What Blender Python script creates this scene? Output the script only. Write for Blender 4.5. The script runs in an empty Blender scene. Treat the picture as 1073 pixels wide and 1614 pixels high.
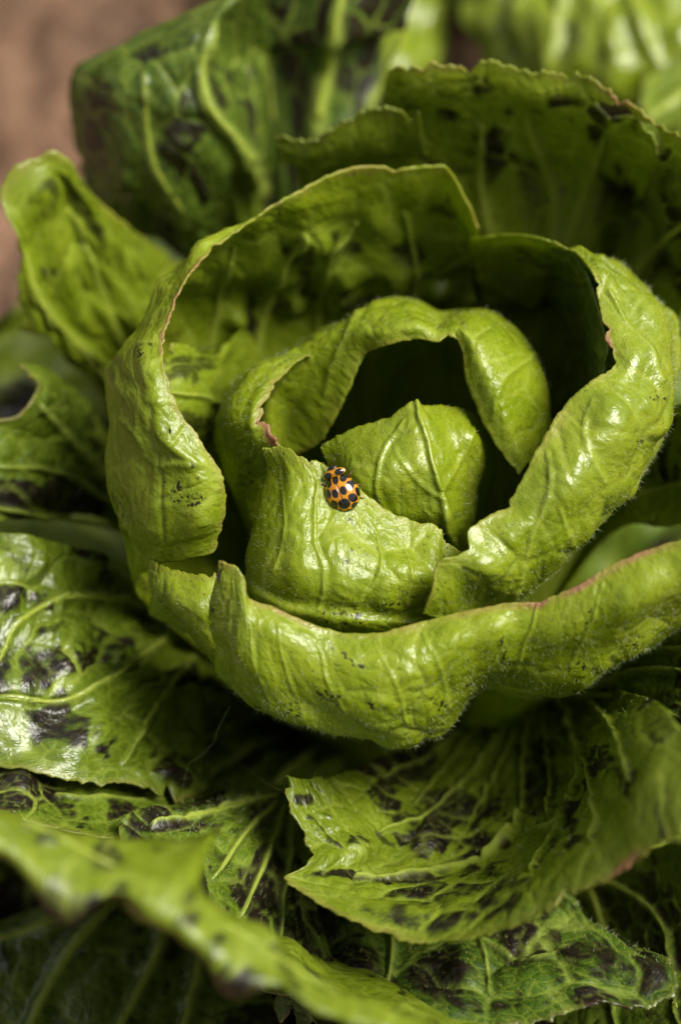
import bpy, bmesh, math, random
import numpy as np
from mathutils import Vector, Matrix

# ------------------------------------------------------------------ camera, sky, sun, exposure
D = 0.320                    # metres from the lens to the plane of sharp focus
MM_PX = 0.121 / 1614         # metres on that plane for one photograph pixel
ELEV = math.radians(58)      # how steeply the camera looks down
ZC = 0.112                   # height above the soil of the middle of the focal plane
scene = bpy.context.scene
COL = scene.collection

cam = bpy.data.cameras.new('camera')
cam_ob = bpy.data.objects.new('camera', cam)
COL.objects.link(cam_ob)
ce, se = math.cos(ELEV), math.sin(ELEV)
cam_ob.location = (0, -D * ce, ZC + D * se)
cam_ob.rotation_euler = (math.radians(90) - ELEV, 0, 0)
cam.sensor_fit = 'VERTICAL'
cam.sensor_height = 36
cam.lens = 36 * D / 0.121
cam.clip_start = 0.02
cam.clip_end = 200
cam.dof.use_dof = True
cam.dof.focus_distance = D
cam.dof.aperture_fstop = cam.lens / 8.2
scene.camera = cam_ob

SUN_DIR = Vector((0.52, 0.02, 0.86)).normalized()
world = bpy.data.worlds.new('World')
scene.world = world
world.use_nodes = True
wn, wl = world.node_tree.nodes, world.node_tree.links
sky = wn.new('ShaderNodeTexSky')
sky.sky_type = 'NISHITA'
sky.sun_disc = False
sky.sun_elevation = math.asin(SUN_DIR.z)
sky.sun_rotation = math.atan2(SUN_DIR.x, SUN_DIR.y)
sky.dust_density = 4
sky.air_density = 1.2
hs = wn.new('ShaderNodeHueSaturation')        # thin cloud greys the blue
hs.inputs['Saturation'].default_value = 0.08
wl.new(sky.outputs[0], hs.inputs['Color'])
bg = wn['Background']
bg.inputs[1].default_value = 0.05
wl.new(hs.outputs[0], bg.inputs[0])

sun = bpy.data.lights.new('sun', 'SUN')
sun.energy = 3.1
sun.angle = math.radians(32)
sun.color = (1, 0.96, 0.86)
sun_ob = bpy.data.objects.new('sun', sun)
COL.objects.link(sun_ob)
sun_ob.rotation_euler = SUN_DIR.to_track_quat('Z', 'Y').to_euler()
sun_ob.location = (0.5, 0, 1)

vs = scene.view_settings
vs.view_transform = 'Standard'
vs.look = 'None'
vs.exposure = 1.12
vs.gamma = 1
vs.use_curve_mapping = False
scene.cycles.use_denoising = True
scene.cycles.max_bounces = 8
scene.cycles.diffuse_bounces = 4
scene.cycles.transmission_bounces = 4
scene.cycles.glossy_bounces = 3

# ------------------------------------------------------------------ helpers
def hash2(ix, iy, s):
    n = (ix.astype(np.int64) * 374761393 + iy.astype(np.int64) * 668265263 + int(s) * 974634777) & 0xffffffff
    n = ((n ^ (n >> 13)) * 1274126177) & 0xffffffff
    n = n ^ (n >> 16)
    return (n & 0xffffff) / float(0x1000000)

def noise(x, y, s=0):
    ix, iy = np.floor(x), np.floor(y)
    fx, fy = x - ix, y - iy
    ux, uy = fx * fx * fx * (fx * (fx * 6 - 15) + 10), fy * fy * fy * (fy * (fy * 6 - 15) + 10)
    def g(dx, dy):
        a = hash2(ix + dx, iy + dy, s) * 2 * math.pi
        return np.cos(a) * (fx - dx) + np.sin(a) * (fy - dy)
    a = g(0, 0) + ux * (g(1, 0) - g(0, 0))
    b = g(0, 1) + ux * (g(1, 1) - g(0, 1))
    return (a + uy * (b - a)) * 1.4

def fbm(x, y, s=0, o=4):
    t, a = 0, 1.0
    for k in range(o):
        t = t + a * noise(x * 2 ** k, y * 2 ** k, s + 17 * k)
        a *= 0.5
    return t

def cells(x, y, s=0, jit=0.85):
    """distance to the border between cells, distance to the cell's point, a random value per cell"""
    ix, iy = np.floor(x), np.floor(y)
    d1 = np.full(x.shape, 9.0); d2 = np.full(x.shape, 9.0); cid = np.zeros(x.shape)
    for dx in (-1, 0, 1):
        for dy in (-1, 0, 1):
            cx, cy = ix + dx, iy + dy
            px = cx + 0.5 + jit * (hash2(cx, cy, s) - 0.5)
            py = cy + 0.5 + jit * (hash2(cx, cy, s + 91) - 0.5)
            d = np.hypot(x - px, y - py)
            near = d < d1
            d2 = np.where(near, d1, np.minimum(d2, d))
            cid = np.where(near, hash2(cx, cy, s + 7), cid)
            d1 = np.where(near, d, d1)
    return d2 - d1, d1, cid

def sstep(a, b, x):
    t = np.clip((x - a) / (b - a), 0, 1)
    return t * t * (3 - 2 * t)

def to_world(p):
    """(photo x, photo y, mm in front of the focal plane) -> world metres"""
    p = np.asarray(p, float)
    z = p[..., 2] * 1e-3
    k = MM_PX * (D - z) / D
    X = (p[..., 0] - 536.5) * k
    Y = -(p[..., 1] - 807.0) * k
    # camera axes in the world: right = x, up = (0, sin, cos), back = (0, -cos, sin)
    return np.stack([X, Y * se - z * ce, ZC + Y * ce + z * se], -1)

def to_px(w):
    X, y, z = w[..., 0], w[..., 1], w[..., 2] - ZC
    Y = y * se + z * ce
    d = -y * ce + z * se
    k = MM_PX * (D - d) / D
    return np.stack([X / k + 536.5, 807 - Y / k, d * 1e3], -1)

def crom(P, t):
    """Catmull-Rom through P (n, ...) at parameter t in 0..n-1"""
    n = len(P)
    i = np.clip(np.floor(t).astype(int), 0, n - 2)
    f = (t - i).reshape((-1,) + (1,) * (P.ndim - 1))
    p1, p2 = P[i], P[i + 1]
    p0 = np.where((i > 0).reshape(f.shape), P[np.maximum(i - 1, 0)], 2 * p1 - p2)
    p3 = np.where((i < n - 2).reshape(f.shape), P[np.minimum(i + 2, n - 1)], 2 * p2 - p1)
    return p1 + 0.5 * f * (p2 - p0 + f * (2 * p0 - 5 * p1 + 4 * p2 - p3 + f * (3 * (p1 - p2) + p3 - p0)))

def resample(row, n):
    row = np.asarray(row, float)
    q = row * np.array([0.075, 0.075, 1])
    L = np.r_[0, np.cumsum(np.linalg.norm(np.diff(q, axis=0), axis=1))]
    t = np.interp(np.linspace(0, L[-1], n), L, np.arange(len(row)))
    return crom(row, t)

def seg_dist(px, poly):
    """distance of points (..., 2) to a polyline and the fraction along it"""
    best = np.full(px.shape[:-1], 1e9); frac = np.zeros(px.shape[:-1])
    poly = np.asarray(poly, float)
    n = len(poly) - 1
    for k in range(n):
        a, b = poly[k], poly[k + 1]
        ab = b - a
        t = np.clip(((px - a) @ ab) / max(ab @ ab, 1e-9), 0, 1)
        d = np.linalg.norm(px - (a + t[..., None] * ab), axis=-1)
        m = d < best
        best = np.where(m, d, best); frac = np.where(m, (k + t) / n, frac)
    return best, frac

def smooth_poly(poly, n=24):
    poly = np.asarray(poly, float)
    return crom(poly, np.linspace(0, len(poly) - 1, n))

def in_poly(px, poly):
    x, y = px[..., 0], px[..., 1]
    inside = np.zeros(x.shape, bool)
    n = len(poly)
    for i in range(n):
        x1, y1 = poly[i]; x2, y2 = poly[i - 1]
        c = ((y1 > y) != (y2 > y)) & (x < (x2 - x1) * (y - y1) / (y2 - y1 + 1e-12) + x1)
        inside ^= c
    return inside

def new_mesh(name, verts, faces, mat, parent=None, uv=None, attrs=None, smooth=True):
    me = bpy.data.meshes.new(name)
    verts = np.asarray(verts, float).reshape(-1, 3)
    if isinstance(faces, np.ndarray):
        me.vertices.add(len(verts)); me.vertices.foreach_set('co', verts.ravel())
        k = faces.shape[1]
        me.loops.add(faces.size); me.loops.foreach_set('vertex_index', faces.ravel().astype(np.int32))
        me.polygons.add(len(faces)); me.polygons.foreach_set('loop_start', np.arange(0, faces.size, k, dtype=np.int32))
        me.update(calc_edges=True); me.validate()
    else:
        me.from_pydata(verts.tolist(), [], faces)
    if smooth:
        me.polygons.foreach_set('use_smooth', np.ones(len(me.polygons), bool))
    if uv is not None:
        li = np.empty(len(me.loops), np.int32); me.loops.foreach_get('vertex_index', li)
        l = me.uv_layers.new(name='UVMap')
        l.data.foreach_set('uv', np.asarray(uv, float).reshape(-1, 2)[li].ravel())
    for k, a in (attrs or {}).items():
        at = me.attributes.new(k, 'FLOAT', 'POINT')
        at.data.foreach_set('value', np.broadcast_to(a, (len(verts),)).astype(np.float32).ravel())
    me.materials.append(mat)
    ob = bpy.data.objects.new(name, me)
    COL.objects.link(ob)
    if parent: ob.parent = parent
    return ob

def empty(name, label, cat, group=None):
    o = bpy.data.objects.new(name, None)
    o.empty_display_size = 0.01
    COL.objects.link(o)
    o['label'] = label; o['category'] = cat
    if group: o['group'] = group
    return o

def tube(path, rad, sides=8):
    path = np.asarray(path, float); n = len(path)
    rad = np.broadcast_to(rad, (n,))
    T = np.gradient(path, axis=0); T /= np.linalg.norm(T, axis=1)[:, None] + 1e-12
    up = np.array([0.0, 0.0, 1.0]) if abs(T[0][2]) < 0.9 else np.array([1.0, 0, 0])
    vs_, N = [], np.cross(T[0], up)
    for i in range(n):
        N = N - T[i] * (N @ T[i]); N = N / (np.linalg.norm(N) + 1e-12)
        B = np.cross(T[i], N)
        a = np.linspace(0, 2 * math.pi, sides, endpoint=False)
        vs_.append(path[i] + rad[i] * (np.cos(a)[:, None] * N + np.sin(a)[:, None] * B))
    V = np.concatenate(vs_)
    F = []
    for i in range(n - 1):
        for j in range(sides):
            k = (j + 1) % sides
            F.append((i * sides + j, i * sides + k, (i + 1) * sides + k, (i + 1) * sides + j))
    F.append(tuple(range(sides))[::-1]); F.append(tuple((n - 1) * sides + j for j in range(sides)))
    return V, F

def join(parts):
    V, F, o = [], [], 0
    for v, f in parts:
        V.append(np.asarray(v)); F += [tuple(i + o for i in q) for q in f]; o += len(v)
    return np.concatenate(V), F

# ------------------------------------------------------------------ materials
class NB:
    def __init__(self, name):
        self.m = bpy.data.materials.new(name); self.m.use_nodes = True
        self.t = self.m.node_tree; self.n = self.t.nodes; self.l = self.t.links
        self.p = self.n['Principled BSDF']; self.out = self.n['Material Output']
    def add(self, typ, ins=None, **kw):
        x = self.n.new(typ)
        for k, v in kw.items(): setattr(x, k, v)
        for k, v in (ins or {}).items(): self.put(x.inputs[k], v)
        return x
    def put(self, sock, v):
        if isinstance(v, bpy.types.NodeSocket): self.l.new(v, sock)
        else: sock.default_value = v
    def attr(self, name): return self.add('ShaderNodeAttribute', attribute_name=name).outputs['Fac']
    def math(self, op, a, b=0.0, c=None, clamp=False):
        x = self.add('ShaderNodeMath', operation=op, use_clamp=clamp)
        self.put(x.inputs[0], a); self.put(x.inputs[1], b)
        if c is not None: self.put(x.inputs[2], c)
        return x.outputs[0]
    def mix(self, f, a, b):
        x = self.add('ShaderNodeMix', data_type='RGBA')
        self.put(x.inputs[0], f)
        self.put(x.inputs[6], a if isinstance(a, bpy.types.NodeSocket) else (*a, 1))
        self.put(x.inputs[7], b if isinstance(b, bpy.types.NodeSocket) else (*b, 1))
        return x.outputs[2]
    def ramp(self, v, a, b, lo=0.0, hi=1.0):
        x = self.add('ShaderNodeMapRange', interpolation_type='SMOOTHSTEP')
        self.put(x.inputs['Value'], v)
        for k, q in zip(('From Min', 'From Max', 'To Min', 'To Max'), (a, b, lo, hi)): x.inputs[k].default_value = q
        return x.outputs[0]

def leaf_material():
    b = NB('lettuce_leaf')
    uv = b.add('ShaderNodeUVMap', uv_map='UVMap').outputs[0]          # millimetres over the blade
    tone, vein, patch, rim, sheen = (b.attr(k) for k in ('tone', 'vein', 'patch', 'rim', 'sheen'))
    n1 = b.add('ShaderNodeTexNoise', {'Vector': uv, 'Scale': 0.16, 'Detail': 4}).outputs[0]
    n2 = b.add('ShaderNodeTexNoise', {'Vector': uv, 'Scale': 1.1, 'Detail': 5, 'Roughness': 0.65}).outputs[0]
    warp = b.add('ShaderNodeVectorMath', {0: uv, 1: b.add('ShaderNodeTexNoise', {'Vector': uv, 'Scale': 0.7}).outputs[1]}, operation='ADD').outputs[0]
    v1 = b.add('ShaderNodeTexVoronoi', {'Vector': warp, 'Scale': 0.55}, feature='DISTANCE_TO_EDGE').outputs[0]
    v2 = b.add('ShaderNodeTexVoronoi', {'Vector': warp, 'Scale': 1.9}, feature='DISTANCE_TO_EDGE').outputs[0]
    net = b.math('MAXIMUM', b.math('MULTIPLY', b.ramp(v1, 0.0, 0.10, 1, 0), 0.6), b.math('MULTIPLY', b.ramp(v2, 0.0, 0.13, 1, 0), 0.30))
    dome = b.math('ADD', b.math('MULTIPLY', b.ramp(v1, 0, 0.5), 1.0), b.math('MULTIPLY', b.ramp(v2, 0, 0.4), 0.25))
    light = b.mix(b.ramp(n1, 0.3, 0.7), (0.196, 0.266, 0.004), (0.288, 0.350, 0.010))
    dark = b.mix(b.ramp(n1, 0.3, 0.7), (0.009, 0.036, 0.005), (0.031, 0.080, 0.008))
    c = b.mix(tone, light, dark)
    c = b.mix(b.ramp(n2, 0.3, 0.75, 0, 0.35), c, b.mix(0.5, c, (0.06, 0.10, 0.008)))
    c = b.mix(b.math('MULTIPLY', net, 0.65), c, b.mix(0.55, c, (0.38, 0.44, 0.035)))
    purple = b.mix(b.ramp(n2, 0.35, 0.65), (0.007, 0.006, 0.004), (0.018, 0.011, 0.007))
    n3 = b.add('ShaderNodeTexNoise', {'Vector': b.add('ShaderNodeMapping', {'Vector': warp, 'Scale': (1.0, 0.42, 1.0)}).outputs[0], 'Scale': 0.85, 'Detail': 9, 'Roughness': 0.74}).outputs[0]
    pm = b.math('ADD', patch, b.math('MULTIPLY', b.math('SUBTRACT', n3, 0.5), 1.9))
    n4 = b.add('ShaderNodeTexNoise', {'Vector': uv, 'Scale': 1.5, 'Detail': 3, 'Roughness': 0.6}).outputs[0]
    soft = b.ramp(tone, 0.26, 0.42)
    fleck = b.math('MULTIPLY', b.math('MULTIPLY', b.ramp(b.math('ADD', n4, b.math('MULTIPLY', patch, 0.14)), 0.60, 0.67), b.ramp(patch, 0.05, 0.4)), b.math('SUBTRACT', 1.0, soft))
    c = b.mix(b.math('MULTIPLY', soft, b.ramp(pm, 0.0, 0.62, 0, 0.9)), c, b.mix(b.math('MULTIPLY', 0.75, b.ramp(patch, 0.02, 0.25)), c, (0.016, 0.026, 0.004)))
    c = b.mix(b.math('MAXIMUM', fleck, b.math('MULTIPLY', soft, b.math('MULTIPLY', b.ramp(pm, 0.34, 0.92), b.ramp(patch, 0.03, 0.15)))), c, purple)
    c = b.mix(b.math('MULTIPLY', b.ramp(n4, 0.63, 0.69, 0, 0.85), b.ramp(n1, 0.44, 0.56)), c, (0.050, 0.026, 0.010))
    c = b.mix(b.math('MULTIPLY', vein, 0.85), c, b.mix(tone, (0.36, 0.42, 0.055), (0.31, 0.38, 0.065)))
    c = b.mix(b.math('MULTIPLY', rim, b.ramp(n1, 0.42, 0.62, 0.35, 1), clamp=True), c, (0.33, 0.17, 0.085))
    h = b.math('SUBTRACT', b.math('ADD', dome, b.math('MULTIPLY', n2, 0.28)), b.math('MULTIPLY', vein, 0.1))
    bump = b.add('ShaderNodeBump', {'Height': h, 'Strength': 0.46, 'Distance': 0.00024}).outputs[0]
    b.put(b.p.inputs['Base Color'], c)
    b.put(b.p.inputs['Roughness'], b.math('ADD', b.ramp(n2, 0.3, 0.7, 0.27, 0.39), b.ramp(n1, 0.35, 0.65, -0.04, 0.06)))
    b.put(b.p.inputs['Specular IOR Level'], b.math('MULTIPLY', sheen, 0.52))
    b.put(b.p.inputs['Normal'], bump)
    tr = b.add('ShaderNodeBsdfTranslucent', {'Normal': bump})
    hsv = b.add('ShaderNodeHueSaturation', {'Color': c, 'Hue': 0.5, 'Saturation': 1.1, 'Value': 1.5})
    b.put(tr.inputs[0], hsv.outputs[0])
    ms = b.add('ShaderNodeMixShader', {0: b.math('SUBTRACT', 0.36, b.math('MULTIPLY', tone, 0.18)), 1: b.p.outputs[0], 2: tr.outputs[0]})
    b.l.new(ms.outputs[0], b.out.inputs[0])
    return b.m

def hair_material():
    b = NB('leaf_hair')
    b.p.inputs['Base Color'].default_value = (0.62, 0.68, 0.38, 1)
    b.p.inputs['Roughness'].default_value = 0.4
    tr = b.add('ShaderNodeBsdfTranslucent'); tr.inputs[0].default_value = (0.7, 0.75, 0.4, 1)
    ms = b.add('ShaderNodeMixShader', {0: 0.4, 1: b.p.outputs[0], 2: tr.outputs[0]})
    b.l.new(ms.outputs[0], b.out.inputs[0])
    return b.m

def soil_material():
    b = NB('dry_soil')
    tc = b.add('ShaderNodeTexCoord').outputs['Object']
    n1 = b.add('ShaderNodeTexNoise', {'Vector': tc, 'Scale': 42, 'Detail': 5, 'Roughness': 0.6}).outputs[0]
    n2 = b.add('ShaderNodeTexNoise', {'Vector': tc, 'Scale': 260, 'Detail': 6, 'Roughness': 0.7}).outputs[0]
    c = b.mix(b.ramp(n1, 0.42, 0.58), (0.045, 0.021, 0.011), (0.19, 0.100, 0.056))
    c = b.mix(b.ramp(n2, 0.35, 0.7, 0, 0.6), c, (0.24, 0.142, 0.088))
    b.put(b.p.inputs['Base Color'], c)
    b.p.inputs['Roughness'].default_value = 0.95
    b.put(b.p.inputs['Normal'], b.add('ShaderNodeBump', {'Height': n2, 'Strength': 0.8, 'Distance': 0.002}).outputs[0])
    return b.m

def beetle_material(name, kind):
    b = NB(name)
    if kind == 'shell':
        sp = b.attr('spot')
        n = b.add('ShaderNodeTexNoise', {'Vector': b.add('ShaderNodeTexCoord').outputs['Object'], 'Scale': 900, 'Detail': 3}).outputs[0]
        o = b.mix(b.ramp(n, 0.3, 0.7), (0.40, 0.150, 0.002), (0.50, 0.21, 0.004))
        c = b.mix(b.ramp(sp, 0.42, 0.58), o, (0.006, 0.005, 0.005))
        c = b.mix(b.attr('pale'), c, (0.75, 0.66, 0.45))
        b.put(b.p.inputs['Base Color'], c)
        b.p.inputs['Roughness'].default_value = 0.16
        b.p.inputs['Coat Weight'].default_value = 0.6
        b.p.inputs['Coat Roughness'].default_value = 0.12
    elif kind == 'black':
        b.p.inputs['Base Color'].default_value = (0.010, 0.008, 0.007, 1)
        b.p.inputs['Roughness'].default_value = 0.3
    else:
        b.p.inputs['Base Color'].default_value = (0.07, 0.030, 0.010, 1)
        b.p.inputs['Roughness'].default_value = 0.4
    return b.m

LEAF = leaf_material(); HAIR = hair_material(); SOIL = soil_material()

# ------------------------------------------------------------------ ground
def ground():
    n = 261
    t = np.linspace(-1, 1, n)
    m = np.sign(t) * (0.35 * np.abs(t) + 19.65 * np.abs(t) ** 9)
    X, Y = np.meshgrid(m, m)
    X = X - 0.05; Y = Y + 0.16
    near = 1 / (1 + (np.hypot(X + 0.05, Y - 0.16) / 0.8) ** 2)
    Z = (0.012 * fbm(X * 14, Y * 14, 3, 3) + 0.006 * np.abs(noise(X * 60, Y * 60, 5)) + 0.003 * noise(X * 130, Y * 130, 6)) * near - 0.004
    i = np.arange(n - 1)[:, None] * n + np.arange(n - 1)
    F = np.stack([i, i + 1, i + n + 1, i + n], -1).reshape(-1, 4)
    o = new_mesh('ground', np.stack([X, Y, Z], -1), F, SOIL)
    o['kind'] = 'structure'
    rng = np.random.default_rng(4)
    parts = []
    bm = bmesh.new(); bmesh.ops.create_icosphere(bm, subdivisions=2, radius=1)
    bv = np.array([v.co[:] for v in bm.verts]); bf = [tuple(v.index for v in f.verts) for f in bm.faces]; bm.free()
    for k in range(420):
        x, y = rng.uniform(-0.32, 0.12), rng.uniform(0.05, 0.42)
        r = rng.uniform(0.002, 0.006) * (1 + 1.5 * (rng.random() > 0.85))
        v = bv * (1 + 0.35 * noise(bv[:, 0] * 1.7 + k, bv[:, 1] * 1.7 + bv[:, 2], k))[:, None] * np.array([1, rng.uniform(0.6, 1), rng.uniform(0.5, 0.8)])
        a = rng.uniform(0, 6.28); c, s = math.cos(a), math.sin(a)
        v = v @ np.array([[c, s, 0], [-s, c, 0], [0, 0, 1]])
        z = 0.012 * float(fbm(np.array([x * 14]), np.array([y * 14]), 3, 3)[0]) - 0.003
        parts.append((v * r + np.array([x, y, z]), bf))
    V, F = join(parts)
    o = new_mesh('soil_clods', V, F, SOIL)
    o['kind'] = 'stuff'
ground()

# ------------------------------------------------------------------ the leaf builder
BASE = np.array([640.0, 1200.0, -85.0])

def surface(rows, nu, nv, base=None):
    """control rows, base to margin -> (nv, nu, 3) in photo pixels and mm"""
    rows = [np.asarray(r, float) for r in rows]
    if base is not None:
        a0, a1 = base
        n = len(rows[0])
        a = np.radians(np.linspace(a0, a1, n))
        rows = [np.stack([BASE[0] + 75 * np.cos(a), BASE[1] - 60 * np.sin(a), BASE[2] + 6 * np.sin(a)], -1)] + rows
    cnt = {len(r) for r in rows}
    if len(cnt) == 1:
        n = cnt.pop()
        u = np.linspace(0, n - 1, nu)
        # even out the spacing along the visible rows
        q = np.mean([np.r_[0, np.cumsum(np.linalg.norm(np.diff(r * [0.075, 0.075, 1], axis=0), axis=1))] for r in rows[-3:]], axis=0)
        u = np.interp(np.linspace(0, q[-1], nu), q, np.arange(n))
        R = np.stack([crom(r, u) for r in rows])
    else:
        R = np.stack([resample(r, nu) for r in rows])
    L = np.r_[0, np.cumsum(np.mean(np.linalg.norm(np.diff(R * [0.075, 0.075, 1], axis=0), axis=-1), axis=1) + 1.0)]
    t = np.interp(np.linspace(0, L[-1], nv), L, np.arange(len(rows)))
    if base is not None:      # fewer rows on the hidden stalk
        t = np.interp(np.linspace(0, 1, nv), [0, 0.14, 1], [0, 1, len(rows) - 1]) if len(rows) > 2 else t
        Lr = L[1:] - L[1]
        k = max(6, int(nv * 0.14))
        t = np.r_[np.linspace(0, 1, k, endpoint=False), np.interp(np.linspace(0, Lr[-1], nv - k), Lr, np.arange(1, len(rows)))]
    return crom(R, t)

def normals(W):
    du = np.gradient(W, axis=1); dv = np.gradient(W, axis=0)
    N = np.cross(du, dv)
    return N / (np.linalg.norm(N, axis=-1)[..., None] + 1e-15)

def make_leaf(parent, W, seed, tone=0.3, dark=0.0, flip=None, veins=(), tubes=(), spots=(), bumps=(), pucker=0.35, wave=0.5,
              speck=0.0, tooth=0.5, rimc=0.5, sheen=1.0, holes=(), hairs=0, hair_v=(0.35, 1.0), thick=0.00026,
              net=4.5, pale_base=0.4, label=None, tone_fn=None, hair_u=(0, 1), pinks=()):
    nv, nu = W.shape[:2]
    U = np.mean(np.cumsum(np.linalg.norm(np.diff(W, axis=1, prepend=W[:, :1]), axis=-1), axis=1)[nv // 3:], axis=0) * 1e3
    V = np.mean(np.cumsum(np.linalg.norm(np.diff(W, axis=0, prepend=W[:1]), axis=-1), axis=0), axis=1) * 1e3
    uu, vv = np.meshgrid(U, V)
    uu = uu + seed * 13.7; vv = vv + seed * 7.3
    fv = np.linspace(0, 1, nv)[:, None] * np.ones((1, nu))
    fu = np.linspace(0, 1, nu)[None] * np.ones((nv, 1))
    W = W.copy()
    # toothed margin
    edge_mm = (V[-1] - V)[:, None]
    w = np.clip(1 - edge_mm / 3.5, 0, 1) ** 2
    x = U + 1.5 * noise(U * 0.2, U * 0 + seed, seed)
    saw = np.abs(((x / 3.1) % 1) - 0.25)
    saw = np.where(((x / 3.1) % 1) < 0.25, saw * 4, saw / 0.75)
    amp = 0.35 + 0.65 * hash2(np.floor(x / 3.1), np.floor(x / 3.1) * 0, seed)
    tooth_mm = tooth * ((0.5 - saw) * amp * 0.9 + 0.45 * noise(U * 0.25, U * 0 + 3.3, seed) + 0.6 * noise(U * 1.1, U * 0 + 9.3, seed + 2) + 0.35 * noise(U * 2.7, U * 0 + 2.3, seed + 5))
    for c_ in np.random.default_rng(seed + 500).uniform(U[0], U[-1], int((U[-1] - U[0]) / 22) + 1):
        tooth_mm = tooth_mm - tooth * 2.4 * np.clip(1 - np.abs(U - c_ + 0.3 * noise(U, U * 0, seed)) / 1.1, 0, 1)
    tv = W[-1] - W[-4]; tv = tv / (np.linalg.norm(tv, axis=-1)[:, None] + 1e-12)
    W += (w * tooth_mm)[..., None] * 1e-3 * tv[None]
    N = normals(W)
    view = np.array([0, -D * ce, ZC + D * se]) - W
    if flip is None:
        s = np.sign(np.mean(np.sum(N * view, -1)[nv // 2:])) or 1
    else:
        s = flip
    N = N * s
    # crinkles, cell by cell between the veins
    px = to_px(W)
    e1, d1, cid = cells(uu / net + 0.25 * noise(uu / 5, vv / 5, seed), vv / (net * 1.35) + 0.25 * noise(uu / 5, vv / 5, seed + 4), seed)
    e2, _, _ = cells(uu / (net * 0.42) + 0.2 * noise(uu, vv, seed), vv / (net * 0.42), seed + 5)
    fade = sstep(0.10, 0.35, fv)
    rough_area = 0.25 + 0.95 * sstep(-0.35, 0.45, noise(uu / 13, vv / 13, seed + 70))
    rise = np.sqrt(np.clip(e1, 0, 0.6) / 0.6)
    h = rough_area * (1.25 * pucker * (rise - 0.5) * (0.4 + 1.2 * cid) + 0.38 * pucker * np.sqrt(np.clip(e2, 0, 0.5) / 0.5))
    h = h + wave * (noise(uu / 9, vv / 12, seed + 8) + 0.55 * noise(uu / 4.5, vv / 5.5, seed + 9))
    vein = 0.55 * sstep(0.16, 0.02, e1) + 0.25 * sstep(0.14, 0.02, e2)
    vein = vein * (0.35 + 0.65 * sstep(-0.3, 0.4, noise(uu / 10, vv / 10, seed + 12)))
    h = h * fade * (0.3 + 0.7 * sstep(0.0, 4.0, edge_mm))
    for poly, wd, hm, st in veins:
        d, f = seg_dist(px[..., :2] + 3 * np.stack([noise(uu / 3, vv / 3, seed), noise(uu / 3, vv / 3, seed + 1)], -1), smooth_poly(poly))
        r = wd * (1 - 0.55 * f)
        h = h + hm * np.exp(-(d / (r * 1.3)) ** 2) - 0.5 * hm * np.exp(-(d / (r * 3.5)) ** 2)
        vein = np.maximum(vein * (1 - 0.8 * np.exp(-(d / (r * 3)) ** 2)), st * np.exp(-(d / (r * 0.75)) ** 2))
    for x0, y0, r, hm in bumps:
        q = np.hypot(px[..., 0] - x0, px[..., 1] - y0)
        h = h + hm * np.exp(-(q / r) ** 2)
    # pigment
    patch = np.zeros((nv, nu))
    sp = fbm(uu / 5.5, vv / 7.5, seed + 20, 4)
    sp2 = fbm(uu / 1.7, vv / 2.1, seed + 30, 3)
    if speck:
        patch = np.maximum(patch, sstep(0.95 - speck, 1.25 - speck, sp + 0.35 * sp2) * sstep(0.02, 0.25, e1 + 0.1))
        patch = np.maximum(patch, sstep(1.10 - 0.7 * speck, 1.3 - 0.7 * speck, sp2 + 0.25 * sp) * 0.8)
    if dark:      # whole fields between the veins are pigmented
        lo = fbm(uu / 14, vv / 18, seed + 40, 2)
        q = 0.55 * (cid - 0.5) + 0.45 * lo + 0.16 * sp2 + 0.12 * sp
        th = 0.42 - 0.62 * dark
        patch = np.maximum(patch, sstep(th - 0.12, th + 0.26, q) * sstep(0.0, 0.22, e1 + 0.08 * sp2) * sstep(0.5, 3.5, edge_mm + 1.2 * sp))
    for x0, y0, rx, ry, st in spots:
        q = np.hypot((px[..., 0] - x0) / rx, (px[..., 1] - y0) / ry)
        patch = np.maximum(patch, st * sstep(1.15, 0.55, q + 0.45 * sp + 0.3 * sp2))
    patch = patch * (1 - 0.9 * np.clip(vein * 1.2, 0, 1) ** 1.5)
    rim = rimc * sstep(1.3, 0.15, edge_mm + 0.4 * sp) * np.ones((1, nu))
    rim = rim * 0.45
    for x0, y0, r in pinks:
        q = np.hypot(px[..., 0] - x0, px[..., 1] - y0) / r
        rim = np.maximum(rim, 1.25 * np.exp(-q ** 2) * sstep(1.1, 0.3, edge_mm + 0.3 * sp))
    rim = np.clip(rim, 0, 2)
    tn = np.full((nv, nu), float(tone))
    if tone_fn is not None: tn = tone_fn(fu, fv, px, tn)
    tn = np.clip(tn - pale_base * sstep(0.45, 0.1, fv) * tone, 0, 1)
    W = W + (h * 1e-3)[..., None] * N
    N2 = normals(W) * s
    i = np.arange(nv - 1)[:, None] * nu + np.arange(nu - 1)
    F = np.stack([i, i + 1, i + nu + 1, i + nu], -1)
    if s < 0: F = F[..., ::-1]
    keep = np.ones(F.shape[:2], bool)
    for poly in holes:
        c = (px[:-1, :-1, :2] + px[1:, 1:, :2]) / 2
        keep &= ~(in_poly(c + 3 * np.stack([noise(uu / 2, vv / 2, 3), noise(uu / 2, vv / 2, 4)], -1)[:-1, :-1], poly) & (fv[:-1, :-1] > 0.5))
    o = new_mesh('leaf', W, F[keep].reshape(-1, 4), LEAF, parent, np.stack([uu, vv], -1),
                 {'tone': tn.ravel(), 'vein': np.clip(vein, 0, 1).ravel(), 'patch': patch.ravel(), 'rim': rim.ravel(), 'sheen': sheen})
    md = o.modifiers.new('thickness', 'SOLIDIFY'); md.thickness = thick; md.offset = -1
    if label: o['label'] = label
    pw = to_px(W)
    tubes = list(tubes) + [('midrib' if wd >= 9 else 'vein', poly, wd * 0.042, wd * 0.018) for poly, wd, hm, st in veins if wd >= 7]
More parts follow.
